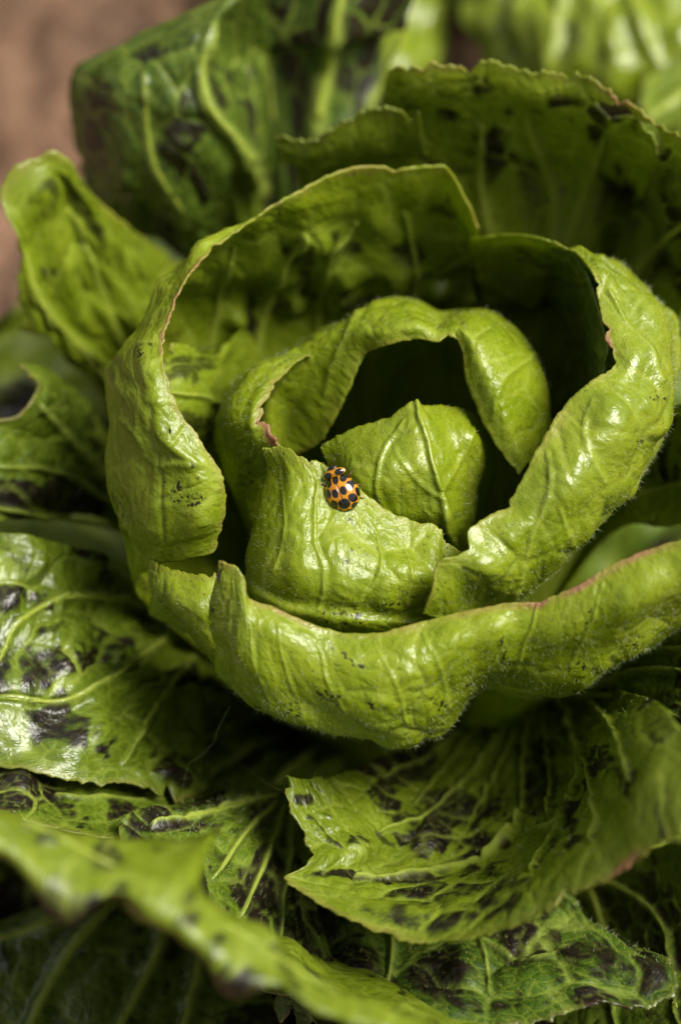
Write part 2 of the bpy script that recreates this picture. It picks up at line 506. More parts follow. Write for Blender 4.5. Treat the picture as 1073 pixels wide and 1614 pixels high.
    for name, poly, r0, r1 in tubes:
        path = []
        for q in smooth_poly(poly, 30):
            dd = np.hypot(pw[..., 0] - q[0], pw[..., 1] - q[1])
            m = dd < 9
            if not m.any(): continue
            top = pw[..., 2][m].max()
            m &= pw[..., 2] > top - 2.0
            wt = np.exp(-(dd[m] / 4) ** 2) + 1e-9
            path.append(((W[m] * wt[:, None]).sum(0) / wt.sum(), (N2[m] * wt[:, None]).sum(0) / wt.sum()))
        if len(path) < 4: continue
        P = np.array([a for a, _ in path]); Q = np.array([b_ for _, b_ in path])
        for _ in range(4):
            P[1:-1] = (P[:-2] + 2 * P[1:-1] + P[2:]) / 4
        rad = np.linspace(r0, r1, len(P)) * 1e-3
        rad[0] *= 0.6; rad[-1] *= 0.3
        vt, ft = tube(P - Q * rad[:, None] * 0.35, rad, 8)
        new_mesh(name, vt, ft, LEAF, o, np.stack([vt[:, 0] * 1e3, (vt[:, 1] + vt[:, 2]) * 1e3], -1),
                 {'tone': tone * 0.4, 'vein': 0.9, 'patch': 0.0, 'rim': 0.0, 'sheen': 0.7 * sheen})
    if hairs:
        hairs = int(hairs * 0.30)
        rng = np.random.default_rng(seed)
        a = rng.uniform(*hair_v, hairs) * (nv - 1); b_ = rng.uniform(*hair_u, hairs) * (nu - 1)
        ia, ib = a.astype(int), b_.astype(int)
        p, n = W[ia, ib], N2[ia, ib]
        dr = n + rng.normal(0, 0.25, (hairs, 3)); dr /= np.linalg.norm(dr, axis=1)[:, None]
        ln = rng.uniform(0.35, 0.85, hairs)[:, None] * 1e-3
        sd = np.cross(dr, rng.normal(0, 1, (hairs, 3))); sd /= np.linalg.norm(sd, axis=1)[:, None]
        s2 = np.cross(dr, sd)
        r = 0.015e-3
        bend = rng.normal(0, 0.12, (hairs, 3)) * ln
        V3 = np.stack([p + r * sd, p - 0.5 * r * sd + 0.87 * r * s2, p - 0.5 * r * sd - 0.87 * r * s2, p + dr * ln + bend], 1)
        k = np.arange(hairs)[:, None] * 4
        F3 = np.concatenate([k + [0, 1, 3], k + [1, 2, 3], k + [2, 0, 3]])
        ho = new_mesh('leaf_hairs', V3.reshape(-1, 3), F3, HAIR, o)
        ho['kind'] = 'stuff'
    return o, W, N2

lettuce = empty('lettuce', 'large green lettuce head with dark purple freckles and a spotted ladybird on an inner leaf', 'lettuce')
lettuce.location = (0, 0, 0)

def leaf(rows, seed, nu=150, nv=90, base=(0, 180), **kw):
    return make_leaf(lettuce, to_world(surface(rows, nu, nv, base)), seed, **kw)

#LEAVES
# ---- left and rear leaf of the ring
leaf([
 [(240,960,-30),(225,880,-26),(215,800,-24),(210,720,-24),(215,670,-26),(230,630,-30),(265,590,-36),(300,570,-40),(350,560,-44),(430,540,-48),(510,530,-50),(580,525,-50),(650,520,-50),(710,520,-50),(760,520,-50),(790,525,-50)],
 [(228,900,-11.5),(210,820,-5.5),(197,730,-3.5),(188,650,-4.5),(184,600,-6.5),(184,565,-9.5),(230,505,-14.0),(272,450,-20.0),(340,430,-27.0),(430,430,-33.0),(510,425,-36.0),(580,420,-38.0),(645,415,-39.0),(700,410,-40.0),(740,415,-40.0),(765,430,-40.0)],
 [(285,885,-5),(300,810,1),(290,745,3),(240,665,3),(222,605,2),(218,555,-1),(248,487,-6),(280,430,-11),(328,374,-14),(425,352,-19),(505,338,-25),(575,325,-28),(640,325,-29),(695,325,-30),(730,345,-31),(752,385,-32)],
 [(338,870,-3.5),(354,800,-0.5),(345,740,1.5),(285,650,2.5),(264,595,2.5),(258,545,0.5),(275,480,-2.5),(297,435,-5.5),(345,388,-11.0),(420,332,-15.0),(500,286,-18.0),(570,262,-20.0),(640,266,-21.0),(700,262,-22.0),(728,305,-24.0),(752,358,-26.0)],
], 1, 330, 130, (200, 60), dark=0.14, pinks=[(275,480,45),(305,425,40),(260,540,25)], tone=0.2, tone_fn=lambda fu, fv, px, t: t + sstep(0.45, 0.6, fu) * (0.3 * sstep(0.93, 0.75, fv) - 0.18 * sstep(0.85, 0.93, fv)), speck=0.22, hairs=5000, hair_u=(0, 0.5), hair_v=(0.4, 0.95), rimc=0.8, tooth=0.3, net=5.5, wave=0.8, bumps=[(540,460,30,3.0),(460,470,22,2.5),(620,440,34,2.5),(690,450,26,2.5),(370,500,20,2.0),(590,345,26,1.2),(500,380,24,2)],  # rear face deeper green; its lit curled margin put into a lighter tone
 veins=[([(235,640),(250,740),(262,850)], 5, 0.4, 0.7), ([(258,720),(300,660)], 4, 0.3, 0.6), ([(250,790),(320,760)], 4, 0.3, 0.6), ([(400,570),(425,470),(480,370)], 9, 1.1, 0.8), ([(500,540),(510,440),(560,350)], 7, 0.9, 0.6), ([(640,520),(655,430),(640,340)], 8, 0.9, 0.6), ([(330,560),(345,470),(370,390)], 7, 0.5, 0.7)],
 spots=[(395,500,16,60,1), (545,460,30,25,0.9), (480,420,14,50,0.7), (600,470,40,24,0.6), (440,330,10,14,0.6), (530,390,40,10,0.8), (640,400,30,20,0.7), (700,330,30,14,0.6)])
# ---- mottled leaf just inside it
leaf([
 [(350,760,-48),(370,720,-47),(385,670,-47),(400,620,-47),(415,570,-49)],
 [(305,740,-28),(320,700,-24),(326,650,-21),(330,600,-22),(345,550,-28)],
 [(268,740,-16),(262,690,-14),(256,640,-13),(254,590,-13),(270,540,-18)],
], 28, 110, 70, (190, 160), dark=0.3, tone=0.35, speck=0.2, pucker=0.5, veins=[([(385,660),(320,625),(262,620)], 6, 0.7, 0.8)],
 spots=[(290,580,40,22,1.1), (305,668,34,20,1.1)])
# ---- right leaf of the ring
leaf([
 [(780,560,-52),(820,560,-52),(860,540,-50),(915,500,-45),(960,500,-40),(1010,540,-36),(1030,590,-32),(1030,640,-30),(1010,710,-28),(975,770,-25),(930,830,-22),(880,890,-20),(850,925,-20),(815,960,-20),(790,985,-20),(765,1005,-22),(750,1020,-24),(730,1035,-26)],
 [(760,470,-42.0),(800,470,-42.0),(850,470,-41.0),(930,408,-22.0),(975,432,-16.0),(1035,495,-11.0),(1060,555,-8.0),(1066,600,-6.0),(1045,680,-5.0),(1010,740,-3.0),(965,800,-1.0),(905,862,0.0),(875,895,0.0),(830,930,-1.0),(800,950,-2.0),(765,970,-4.0),(745,985,-6.0),(720,1000,-8.0)],
 [(745,400,-33),(795,400,-31),(850,410,-28),(912,396,-17),(955,425,-9),(990,490,-4),(1005,545,-1),(1005,590,1),(985,640,4),(950,690,6),(910,750,7),(870,810,7),(840,840,7),(795,880,6),(770,900,7),(735,920,6),(720,950,4),(700,980,2)],
 [(740,375,-28.0),(790,368,-24.0),(850,374,-19.0),(905,395,-14.0),(930,425,-7.0),(945,480,-4.0),(955,540,-1.0),(966,576,1.0),(930,602,3.0),(885,645,4.0),(850,700,5.0),(812,775,6.0),(790,800,6.0),(742,832,7.0),(736,868,8.0),(690,888,8.0),(680,930,7.0),(664,966,5.0)],
], 2, 330, 130, (80, -60), sheen=1.7, pinks=[(955,540,25)], tooth=0.25, tone=0.08, speck=0.02, net=6, pucker=0.4, wave=0.95, hairs=5000, hair_u=(0.3, 1), hair_v=(0.4, 0.95), rimc=0.45,
 veins=[([(800,960),(840,850),(870,760),(860,710)], 5, 0.4, 0.7), ([(950,760),(920,690),(935,630)], 5, 0.4, 0.6), ([(1040,600),(1000,520),(960,460)], 5, 0.4, 0.6), ([(900,860),(880,800)], 4, 0.3, 0.6)],
 spots=[(1005,697,7,9,1), (1040,620,20,14,0.5)], bumps=[(900,770,40,0.8),(1010,560,35,0.7),(970,690,35,0.8)])
# ---- separate inner wall of the right leaf, its shade put into the dark tone
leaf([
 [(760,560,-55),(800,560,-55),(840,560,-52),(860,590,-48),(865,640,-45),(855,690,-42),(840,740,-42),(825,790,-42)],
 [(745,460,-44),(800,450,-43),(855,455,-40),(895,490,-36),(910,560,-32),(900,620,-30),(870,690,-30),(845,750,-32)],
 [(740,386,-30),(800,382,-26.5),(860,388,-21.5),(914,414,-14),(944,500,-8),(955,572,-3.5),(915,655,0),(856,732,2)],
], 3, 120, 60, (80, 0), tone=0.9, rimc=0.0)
# ---- hood over the heart
leaf([
 [(450,760,-48),(450,680,-48),(480,610,-44),(575,560,-40),(610,550,-38),(650,545,-38),(690,550,-38),(725,550,-38),(765,560,-36),(800,600,-34),(820,650,-34),(825,690,-34),(825,730,-34),(820,770,-34)],
 [(412,730,-24.0),(413,640,-21.0),(450,568,-19.0),(548,498,-17.0),(605,475,-18.5),(655,480,-18.5),(690,510,-19.5),(730,500,-18.5),(775,505,-16.5),(830,545,-14.5),(860,600,-14.5),(865,650,-15.5),(860,700,-16.5),(850,740,-17.5)],
 [(438,735,-23),(458,655,-19),(497,590,-15),(558,526,-11),(600,515,-9),(650,505,-8),(690,518,-9),(720,512,-8),(745,525,-6),(770,570,-5),(790,620,-5),(808,660,-6),(822,695,-7),(832,730,-8)],
 [(470,720,-21.5),(508,692,-17.5),(545,625,-13.5),(575,562,-11.5),(605,546,-8.5),(655,535,-7.5),(688,538,-6.5),(712,530,-6.5),(726,550,-6.5),(733,595,-6.5),(752,645,-6.5),(775,692,-6.5),(798,725,-6.5),(818,748,-6.5)],
], 4, 240, 100, (180, 0), tooth=0.2, tone=0.12, hairs=1800, hair_v=(0.4, 0.95), rimc=0.5, pucker=0.25,
 veins=[([(840,560),(790,600),(775,660)], 5, 0.4, 0.6), ([(560,490),(530,560),(505,640)], 6, 0.4, 0.6)])
# ---- the heart
leaf([
 [(560,900,-25),(590,895,-20),(625,890,-16),(660,885,-13),(708,880,-11),(718,880,-13),(728,880,-16),(736,885,-20),(742,895,-28),(740,910,-36)],
 [(530,820,-9),(570,800,-5),(610,790,-3.4),(650,780,-3),(692,770,-2),(706,770,-3),(725,770,-6),(742,780,-11),(752,800,-18),(750,840,-28)],
 [(515,740,-8.5),(550,725,-5),(590,715,-3.2),(630,705,-2.4),(672,690,-2),(690,690,-3),(715,690,-5),(745,700,-6.5),(768,730,-13),(770,780,-24)],
 [(505,705,-9),(535,685,-7.5),(575,668,-6.5),(615,655,-5.5),(655,629,-5),(668,640,-6),(700,640,-9),(740,650,-10.5),(775,695,-17),(780,740,-26)],
], 5, 170, 110, (200, -20), sheen=1.7, tone=0.0, pucker=0.2, wave=0.7, tooth=0.3, rimc=0.15, net=6, hairs=1200,
 veins=[([(712,860),(694,770),(674,700),(656,632)], 5, 0.7, 0.8), ([(630,840),(595,770),(610,700),(640,660)], 4, 0.4, 0.6), ([(700,790),(650,750),(620,700)], 4, 0.3, 0.5), ([(700,770),(730,720),(745,670)], 4, 0.3, 0.5)],
 bumps=[(620,740,30,0.7),(740,690,20,0.6)])
# ---- small curled leaf left of the heart
leaf([
 [(410,850,-40),(395,840,-38),(375,790,-34),(370,720,-32),(400,660,-34),(460,620,-38),(510,610,-42)],
 [(400,800,-20),(380,760,-16),(358,710,-12),(352,650,-11),(385,598,-14),(450,560,-19),(495,552,-23)],
 [(430,735,-10),(410,720,-7),(390,680,-5),(393,635,-6),(425,590,-10),(470,560,-15),(500,556,-19)],
 [(445,715,-3.5),(432,692,-3.5),(416,658,-4.5),(424,622,-6.5),(448,588,-9.5),(482,562,-13.5),(500,560,-16.5)],
], 6, 150, 90, (200, 120), pinks=[(425,680,40)], tone=0.2, speck=0.05, rimc=0.8, hairs=1500, spots=[(385,770,14,40,0.7)])
# ---- the leaf the ladybird walks on
LB = leaf([
 [(400,960,-16),(425,985,-10),(460,1005,-8),(500,1018,-8),(540,1025,-8),(585,1025,-8),(625,1025,-9),(665,1025,-11),(700,1030,-14),(740,1035,-18),(790,1040,-22)],
 [(388,890,-7.0),(415,915,1.0),(450,935,3.0),(495,945,4.0),(540,955,4.0),(585,960,3.0),(625,965,2.0),(665,970,0.0),(700,980,-3.0),(740,990,-7.0),(790,1000,-13.0)],
 [(404,810,-3),(432,840,3),(465,855,5),(505,865,5),(545,880,5),(590,895,5),(630,905,5),(670,915,4),(695,930,2),(735,940,-2),(790,950,-8)],
 [(424,740,-3),(450,760,1),(480,775,2),(515,790,2),(550,812,2),(590,838,2),(635,858,2),(680,870,2),(700,890,1),(735,900,-1),(790,910,-6)],
 [(412,708,-0.5),(440,704,0.5),(470,712,1.5),(505,728,1.5),(545,755,1.5),(590,790,0.5),(640,818,0.5),(690,830,0.5),(703,855,0.5),(740,872,-0.5),(790,880,-4.5)],
], 7, 290, 170, (220, 320), sheen=1.15, tone=0.10, speck=0.3, hairs=3000, rimc=0.35, tooth=0.3, net=6, pucker=0.3, wave=0.75,
 veins=[([(505,960),(512,900),(495,850),(500,760)], 4.0, 0.30, 0.60), ([(560,960),(600,900),(590,840),(560,800)], 3.2, 0.24, 0.60), ([(640,960),(650,900),(630,850)], 3.2, 0.21, 0.60), ([(430,900),(445,820),(440,740)], 3.2, 0.18, 0.50)],
 spots=[(545,885,10,5,0.8),(555,868,6,5,0.7),(540,975,40,12,0.5),(610,955,20,10,0.5),(520,960,10,8,0.5)], bumps=[(475,895,28,0.6),(600,950,25,0.5)])
# ---- leaf end under the left side of the front lip
leaf([
 [(330,1010,-35),(360,1040,-35),(390,1070,-35),(420,1090,-35),(440,1110,-35),(460,1120,-35)],
 [(245,972,-18),(285,985,-10),(320,1025,-8),(350,1070,-10),(380,1095,-12),(420,1110,-14)],
 [(235,930,-8),(265,950,-3),(300,965,0),(335,985,0),(365,1010,-2),(400,1040,-4)],
 [(235,880,-8),(255,892,-5),(290,903,-3),(330,905,-1),(360,915,-1),(400,950,-2)],
], 8, 120, 80, (200, 260), tone=0.18, speck=0.05, hairs=1500, rimc=0.4)
# ---- broad front lip
leaf([
 [(385,1060,-22),(410,1090,-22),(440,1110,-22),(470,1120,-22),(505,1130,-22),(545,1135,-22),(590,1140,-22),(640,1140,-22),(690,1120,-24),(740,1085,-26),(800,1085,-26),(870,1080,-22),(940,1040,-20),(1000,1010,-18),(1060,980,-18)],
 [(352,1055,-5.5),(385,1095,-2.5),(420,1123,-0.5),(455,1137,0.5),(495,1147,0.5),(540,1156,0.5),(590,1163,0.5),(650,1166,0.5),(712,1143,-3.5),(765,1085,-4.5),(825,1092,-5.5),(905,1090,-1.5),(985,1040,1.5),(1050,995,2.5),(1120,960,3.5)],
 [(343,1000,1.0),(365,1045,6.0),(395,1075,7.0),(425,1095,7.0),(460,1110,7.0),(510,1120,7.0),(560,1120,8.0),(630,1120,8.0),(700,1085,6.0),(765,1055,5.0),(812,1055,3.0),(900,1040,6.0),(980,1000,8.0),(1045,965,9.0),(1120,930,10.0)],
 [(340,935,6.0),(365,960,9.0),(385,985,10.0),(405,1000,10.0),(440,1015,10.0),(490,1030,10.0),(545,1050,10.0),(620,1050,10.0),(705,1020,10.0),(780,995,10.0),(825,1010,9.0),(910,985,11.0),(985,945,13.0),(1050,915,14.0),(1120,890,15.0)],
 [(345,884,8.5),(372,895,9.5),(388,915,9.5),(393,942,8.5),(430,957,8.5),(480,978,8.5),(545,998,8.5),(610,994,8.5),(700,971,8.5),(790,952,9.5),(848,946,10.5),(905,925,11.5),(970,887,12.5),(1040,860,13.5),(1110,835,15.5)],
], 9, 360, 150, (230, 330), pinks=[(920,912,70),(1010,870,60),(850,948,30),(470,975,40)], sheen=1.15, tone=0.10, speck=0.34, hairs=11000, hair_v=(0.3, 0.97), rimc=0.9, tooth=0.15, net=6, pucker=0.42, wave=0.9,
 veins=[([(375,1080),(360,1000),(365,910)], 3.2, 0.21, 0.70), ([(430,1120),(400,1040),(395,980)], 3.2, 0.18, 0.60), ([(480,1130),(450,1060),(435,985)], 3.2, 0.18, 0.60), ([(560,1140),(520,1080),(500,1010)], 3.2, 0.21, 0.60), ([(640,1140),(620,1070),(590,1015)], 3.2, 0.21, 0.60), ([(705,1110),(690,1050),(665,995)], 4.0, 0.21, 0.70), ([(900,1050),(930,980),(950,920)], 3.2, 0.21, 0.60), ([(810,1060),(835,1000),(846,950)], 3.2, 0.36, 0.50)],
 spots=[(520,1100,22,14,0.9),(470,1120,25,12,0.6),(740,1075,16,7,0.9),(690,1110,20,18,0.5),(930,1055,20,8,0.8),(1000,1015,16,12,0.6)],
 bumps=[(690,1110,28,1.0),(600,1100,26,0.7),(790,1020,30,0.6),(1000,960,40,0.8)])

# ---- outer leaves, upper side
leaf([
 [(690,380,-50),(720,380,-51),(770,380,-51),(830,380,-51),(880,390,-51),(920,410,-51),(960,440,-56),(1000,480,-50),(1060,520,-42)],
 [(620,210,-37),(690,215,-38),(760,220,-38),(830,225,-39),(890,240,-39),(950,260,-40),(1005,290,-42),(1050,330,-36),(1110,380,-28)],
 [(605,150,-30),(665,150,-29),(750,150,-28),(835,165,-28),(900,170,-27),(960,190,-26),(1025,225,-25),(1065,260,-22),(1130,310,-18)],
 [(612,112,-26),(660,106,-25),(760,97,-24),(840,115,-24),(900,112,-23),(975,152,-22),(1040,200,-20),(1073,218,-18),(1130,260,-16)],
], 10, 240, 110, (120, 20), dark=0.42, pinks=[(960,150,40)], tone=0.42, tone_fn=lambda fu, fv, px, t: t - 0.25 * sstep(0.86, 0.95, fv), speck=0.30, rimc=0.7, tooth=0.8,  # lit band of the curled rim put into the tone, lighter there
 veins=[([(770,370),(755,280),(760,200)], 12, 1.0, 0.95), ([(870,390),(870,300),(830,190)], 12, 1.0, 0.95), ([(890,390),(930,280),(950,220)], 11, 1.0, 0.95)],
 spots=[(755,132,28,20,1),(705,180,20,12,0.9),(840,300,22,60,0.9),(940,200,14,30,0.9),(970,340,40,80,0.9)],
 holes=[[(938,160),(985,170),(1000,185),(960,186)], [(1005,190),(1035,203),(1043,222),(1040,245),(1028,215)]])
leaf([
 [(480,330,-55),(520,330,-55),(570,320,-55),(610,310,-55),(650,310,-55),(690,310,-55)],
 [(440,250,-38),(490,262,-37),(530,255,-36),(580,240,-35),(620,235,-36),(670,240,-37)],
 [(432,218,-34),(480,225,-33),(512,214,-31),(560,182,-29),(600,172,-28),(660,180,-28)],
], 11, 120, 70, (130, 90), dark=0.2, tone=0.5, speck=0.15, rimc=0.4, tooth=1.0)
leaf([
 [(360,480,-75),(380,470,-74),(395,450,-72),(405,440,-70),(415,430,-70),(425,420,-70),(435,410,-74),(450,400,-78)],
 [(300,420,-62),(310,360,-54),(325,300,-48),(345,270,-46),(365,250,-46),(385,235,-46),(405,215,-56),(430,200,-66)],
 [(250,380,-60),(240,290,-48),(250,215,-43),(275,180,-41),(300,150,-40),(322,125,-40),(360,95,-54),(420,80,-62)],
 [(200,360,-58),(180,250,-48),(180,160,-42),(220,120,-40),(270,80,-39),(325,45,-38),(360,20,-44),(420,0,-52)],
 [(150,330,-58),(118,230,-55),(112,120,-50),(160,85,-48),(230,50,-46),(310,10,-45),(380,-20,-45),(430,-40,-46)],
], 12, 150, 100, (160, 110), dark=0.45, tone=0.9, speck=0.25, pucker=0.7, rimc=0.3,
 veins=[([(410,300),(385,235),(330,170),(318,110),(335,40)], 14, 1.0, 0.8), ([(300,350),(240,250),(228,120)], 10, 0.7, 0.7)],
 spots=[(150,190,30,80,0.8)], bumps=[(290,170,25,1.2),(280,230,20,1.2),(350,120,25,1)])
leaf([
 [(420,200,-70),(460,200,-68),(500,190,-66),(550,180,-68),(600,160,-70)],
 [(400,60,-64),(460,60,-62),(525,60,-57),(580,50,-60),(640,40,-64)],
 [(400,-40,-60),(470,-40,-58),(540,-45,-55),(600,-40,-56),(660,-20,-60)],
], 13, 110, 80, (130, 80), dark=0.85, sheen=0.6, pale_base=0.0, tone=1.0, speck=0.45, veins=[([(500,190),(525,60),(545,-40)], 18, 1.4, 0.9), ([(430,190),(420,60)], 9, 0.7, 0.6), ([(580,170),(640,60),(690,-20)], 11, 0.8, 0.8)])
leaf([
 [(960,420,-52),(980,440,-48),(1000,470,-48),(1020,500,-50)],
 [(1020,300,-40),(1040,350,-36),(1060,410,-34),(1075,470,-36)],
 [(1060,215,-22),(1090,300,-20),(1120,380,-20),(1130,460,-24)],
], 14, 90, 70, (40, 0), dark=0.55, tone=0.7, speck=0.15, veins=[([(985,445),(1030,395),(1080,352)], 13, 0.9, 0.8)], spots=[(1050,440,40,30,0.9)])
# ---- outer leaves, left side
leaf([
 [(300,700,-75),(290,695,-74),(280,690,-73),(270,690,-72),(260,690,-72),(250,690,-71),(240,690,-70),(230,690,-70),(220,690,-70)],
 [(310,600,-68),(260,545,-60),(205,505,-52),(165,490,-48),(140,490,-47),(120,500,-46),(105,510,-45),(105,540,-46),(110,570,-50)],
 [(310,500,-64),(235,440,-53),(160,360,-42),(110,310,-36),(80,320,-34),(55,360,-33),(50,410,-33),(55,460,-36),(70,520,-42)],
 [(310,425,-62),(225,372,-50),(140,300,-37),(105,245,-31),(50,240,-29),(2,308,-29),(38,385,-30),(30,450,-34),(35,520,-40)],
], 15, 150, 90, (180, 220), dark=0.15, tone=0.36, speck=0.15, pucker=0.8, wave=1.5, veins=[([(190,620),(110,530),(60,470),(48,400)], 12, 0.9, 0.8), ([(200,560),(150,420),(110,330)], 8, 0.6, 0.6)], spots=[(80,430,24,16,0.9)])
leaf([
 [(200,720,-60),(205,760,-56),(205,780,-54),(205,800,-52),(205,815,-52),(205,830,-52),(210,850,-54)],
 [(90,590,-40),(100,640,-34),(90,680,-32),(70,710,-30),(50,740,-28),(50,780,-28),(60,820,-30)],
 [(30,570,-30),(60,610,-26),(30,655,-24),(-30,670,-22),(-60,720,-20),(-60,800,-20),(-60,830,-20)],
], 16, 150, 90, (190, 220), dark=0.35, tone=0.75, speck=0.1, pucker=0.7, rimc=0.7, veins=[([(205,790),(130,715),(62,640)], 11, 0.9, 0.9), ([(200,840),(100,820),(-10,800)], 9, 0.8, 0.8), ([(190,800),(90,745),(0,735)], 8, 0.8, 0.8)],
 spots=[(60,780,120,26,1.2),(150,790,60,26,1.2)], bumps=[(60,780,40,1.0)])
leaf([
 [(290,980,-50),(300,1000,-50),(310,1020,-50),(320,1035,-50),(335,1050,-50),(350,1065,-50),(365,1080,-51),(385,1100,-53),(400,1120,-55)],
 [(150,880,-28),(140,950,-24),(150,1010,-21),(170,1050,-20),(200,1070,-21),(230,1085,-24),(260,1095,-28),(295,1100,-34),(330,1110,-40)],
 [(40,850,-18),(20,950,-14),(30,1050,-10),(60,1120,-8),(110,1150,-8),(160,1170,-10),(220,1180,-14),(275,1195,-20),(320,1190,-30)],
 [(-60,830,-14),(-80,950,-10),(-70,1080,-6),(-40,1190,-5),(50,1216,-4),(130,1234,-6),(215,1237,-10),(285,1262,-16),(330,1240,-26)],
], 17, 220, 120, (200, 230), dark=0.42, tone=0.68, speck=0.30, pucker=1.1, wave=1.4, sheen=1.2, net=7, rimc=0.5, tooth=0.7,
 veins=[([(280,990),(190,1060),(100,1105),(0,1100)], 9, 0.9, 0.8), ([(260,960),(120,940),(30,980),(0,1040)], 9, 0.9, 0.8), ([(300,1040),(240,1120),(200,1200)], 7, 0.7, 0.6)],
 spots=[(75,1140,34,24,1.1),(50,940,30,12,0.9),(5,945,20,30,0.9)], bumps=[(120,1010,30,1.5),(155,1150,30,1.5),(60,880,30,1.2),(110,1050,24,1.2)])
leaf([
 [(0,1180,-18),(120,1200,-20),(240,1230,-24),(330,1250,-30)],
 [(-60,1260,4),(60,1300,2),(180,1320,0),(290,1330,-6)],
], 18, 110, 60, (210, 240), dark=0.5, tone=0.75, speck=0.3, veins=[([(330,1262),(200,1260),(90,1250)], 6, 0.6, 0.7)], spots=[(30,1245,60,36,1.2)], bumps=[(30,1245,30,2)])
leaf([
 [(330,1060,-58),(350,1120,-55),(390,1160,-52),(430,1180,-52),(490,1180,-54),(550,1170,-58)],
 [(220,1050,-45),(240,1180,-40),(300,1250,-36),(380,1280,-34),(460,1270,-38),(540,1230,-44)],
], 19, 120, 60, (210, 270), dark=0.3, tone=0.8, veins=[([(520,1130),(400,1180),(300,1240)], 9, 1.1, 0.9), ([(520,1120),(400,1130),(290,1190)], 8, 1.1, 0.9), ([(540,1150),(460,1210),(400,1270)], 8, 1.1, 0.9)])
# ---- outer leaves, right side
leaf([
 [(980,700,-40),(960,780,-40),(940,860,-38)],
 [(1060,640,-24),(1060,740,-24),(1050,830,-22)],
 [(1130,640,-10),(1140,740,-8),(1130,820,-8)],
], 20, 90, 60, (20, -10), dark=0.3, tone=0.5, speck=0.15, veins=[([(960,800),(1040,770),(1100,760)], 9, 0.8, 0.7)], spots=[(1010,855,60,12,1)])
leaf([
 [(900,1060,-35),(900,1090,-34),(890,1120,-34),(870,1150,-34)],
 [(1040,990,-14),(1040,1060,-10),(1030,1120,-8),(1000,1180,-8)],
 [(1140,960,0),(1150,1060,4),(1140,1140,8),(1110,1200,10)],
], 21, 120, 80, (10, -30), dark=0.35, tone=0.8, speck=0.25, veins=[([(900,1080),(990,1030),(1090,1020)], 6, 1.0, 1.0), ([(900,1090),(1000,1055),(1100,1060)], 6, 1.0, 1.0), ([(900,1090),(980,1100),(1070,1130)], 7, 0.8, 0.7)])
# ---- outer leaves, lower side
leaf([
 [(700,1130,-58.0),(710,1135,-58.0),(720,1138,-58.0),(730,1140,-58.0),(740,1140,-57.0),(750,1140,-57.0),(760,1138,-57.0),(770,1135,-56.0),(780,1130,-56.0),(790,1125,-56.0),(800,1115,-55.0),(810,1105,-55.0),(820,1095,-55.0),(830,1080,-54.0)],
 [(620,1190,-39.0),(650,1200,-37.0),(680,1210,-35.0),(705,1220,-34.0),(725,1225,-33.0),(745,1225,-33.0),(770,1222,-33.0),(800,1215,-32.0),(830,1205,-31.0),(855,1190,-30.0),(875,1170,-29.0),(895,1150,-27.0),(915,1125,-25.0),(960,1090,-23.0)],
 [(520,1225,-14.0),(560,1260,-12.8),(590,1290,-10.5),(610,1320,-9.3),(625,1345,-10.1),(665,1350,-10.8),(710,1355,-11.6),(760,1345,-12.0),(815,1330,-9.0),(865,1300,-5.0),(905,1260,-1.0),(940,1210,3.0),(975,1160,11.5),(1040,1110,17.5)],
 [(470,1228,-5),(490,1280,-4),(515,1315,-3),(530,1345,-1),(520,1378,1),(560,1400,3),(620,1415,5),(690,1425,7),(765,1415,10),(840,1385,14),(905,1340,18),(960,1290,23),(1010,1230,28),(1080,1180,32)],
 [(443,1218,-4),(457,1275,-2),(484,1325,-1),(488,1358,1),(452,1384,3),(485,1412,5),(560,1455,9),(650,1482,12),(740,1480,16),(830,1452,20),(900,1412,24),(970,1378,28),(1030,1335,32),(1090,1300,36)],
], 22, 300, 170, (250, 330), dark=0.48, pinks=[(985,1365,40)], tone=0.5, speck=0.30, pucker=0.5, net=5, hairs=1800, rimc=0.6, tooth=0.6,
 veins=[([(817,1100),(752,1207),(677,1282),(600,1310)], 5.6, 1.02, 1.0), ([(837,1100),(825,1207),(817,1297),(760,1350)], 5.1, 1.02, 1.0), ([(850,1100),(867,1207),(865,1290)], 4.1, 0.77, 1.0), ([(880,1100),(909,1182),(897,1257),(837,1372)], 5.6, 1.02, 1.0), ([(890,1100),(937,1257),(930,1320)], 5.1, 0.94, 1.0), ([(910,1085),(972,1157),(990,1230)], 5.1, 0.94, 1.0), ([(780,1120),(732,1172),(652,1267)], 4.6, 0.85, 1.0), ([(807,1312),(757,1352),(662,1377),(560,1383)], 5.1, 1.02, 1.0), ([(897,1257),(860,1300),(830,1310)], 3.6, 0.51, 1.0), ([(760,1110),(690,1180),(600,1230)], 4.6, 0.85, 1.0), ([(830,1100),(790,1200),(740,1290)], 3.6, 0.68, 1.0)],
 spots=[(668,1325,42,34,2.2),(640,1385,60,11,1.8),(560,1380,60,8,1.0),(760,1330,50,10,1.0),(700,1270,60,40,0.8),(850,1240,30,60,0.7),(480,1260,20,10,0.8),(560,1330,20,10,0.8),(640,1225,60,20,0.9)],
 bumps=[(668,1322,34,2.8),(560,1340,24,0.8)])
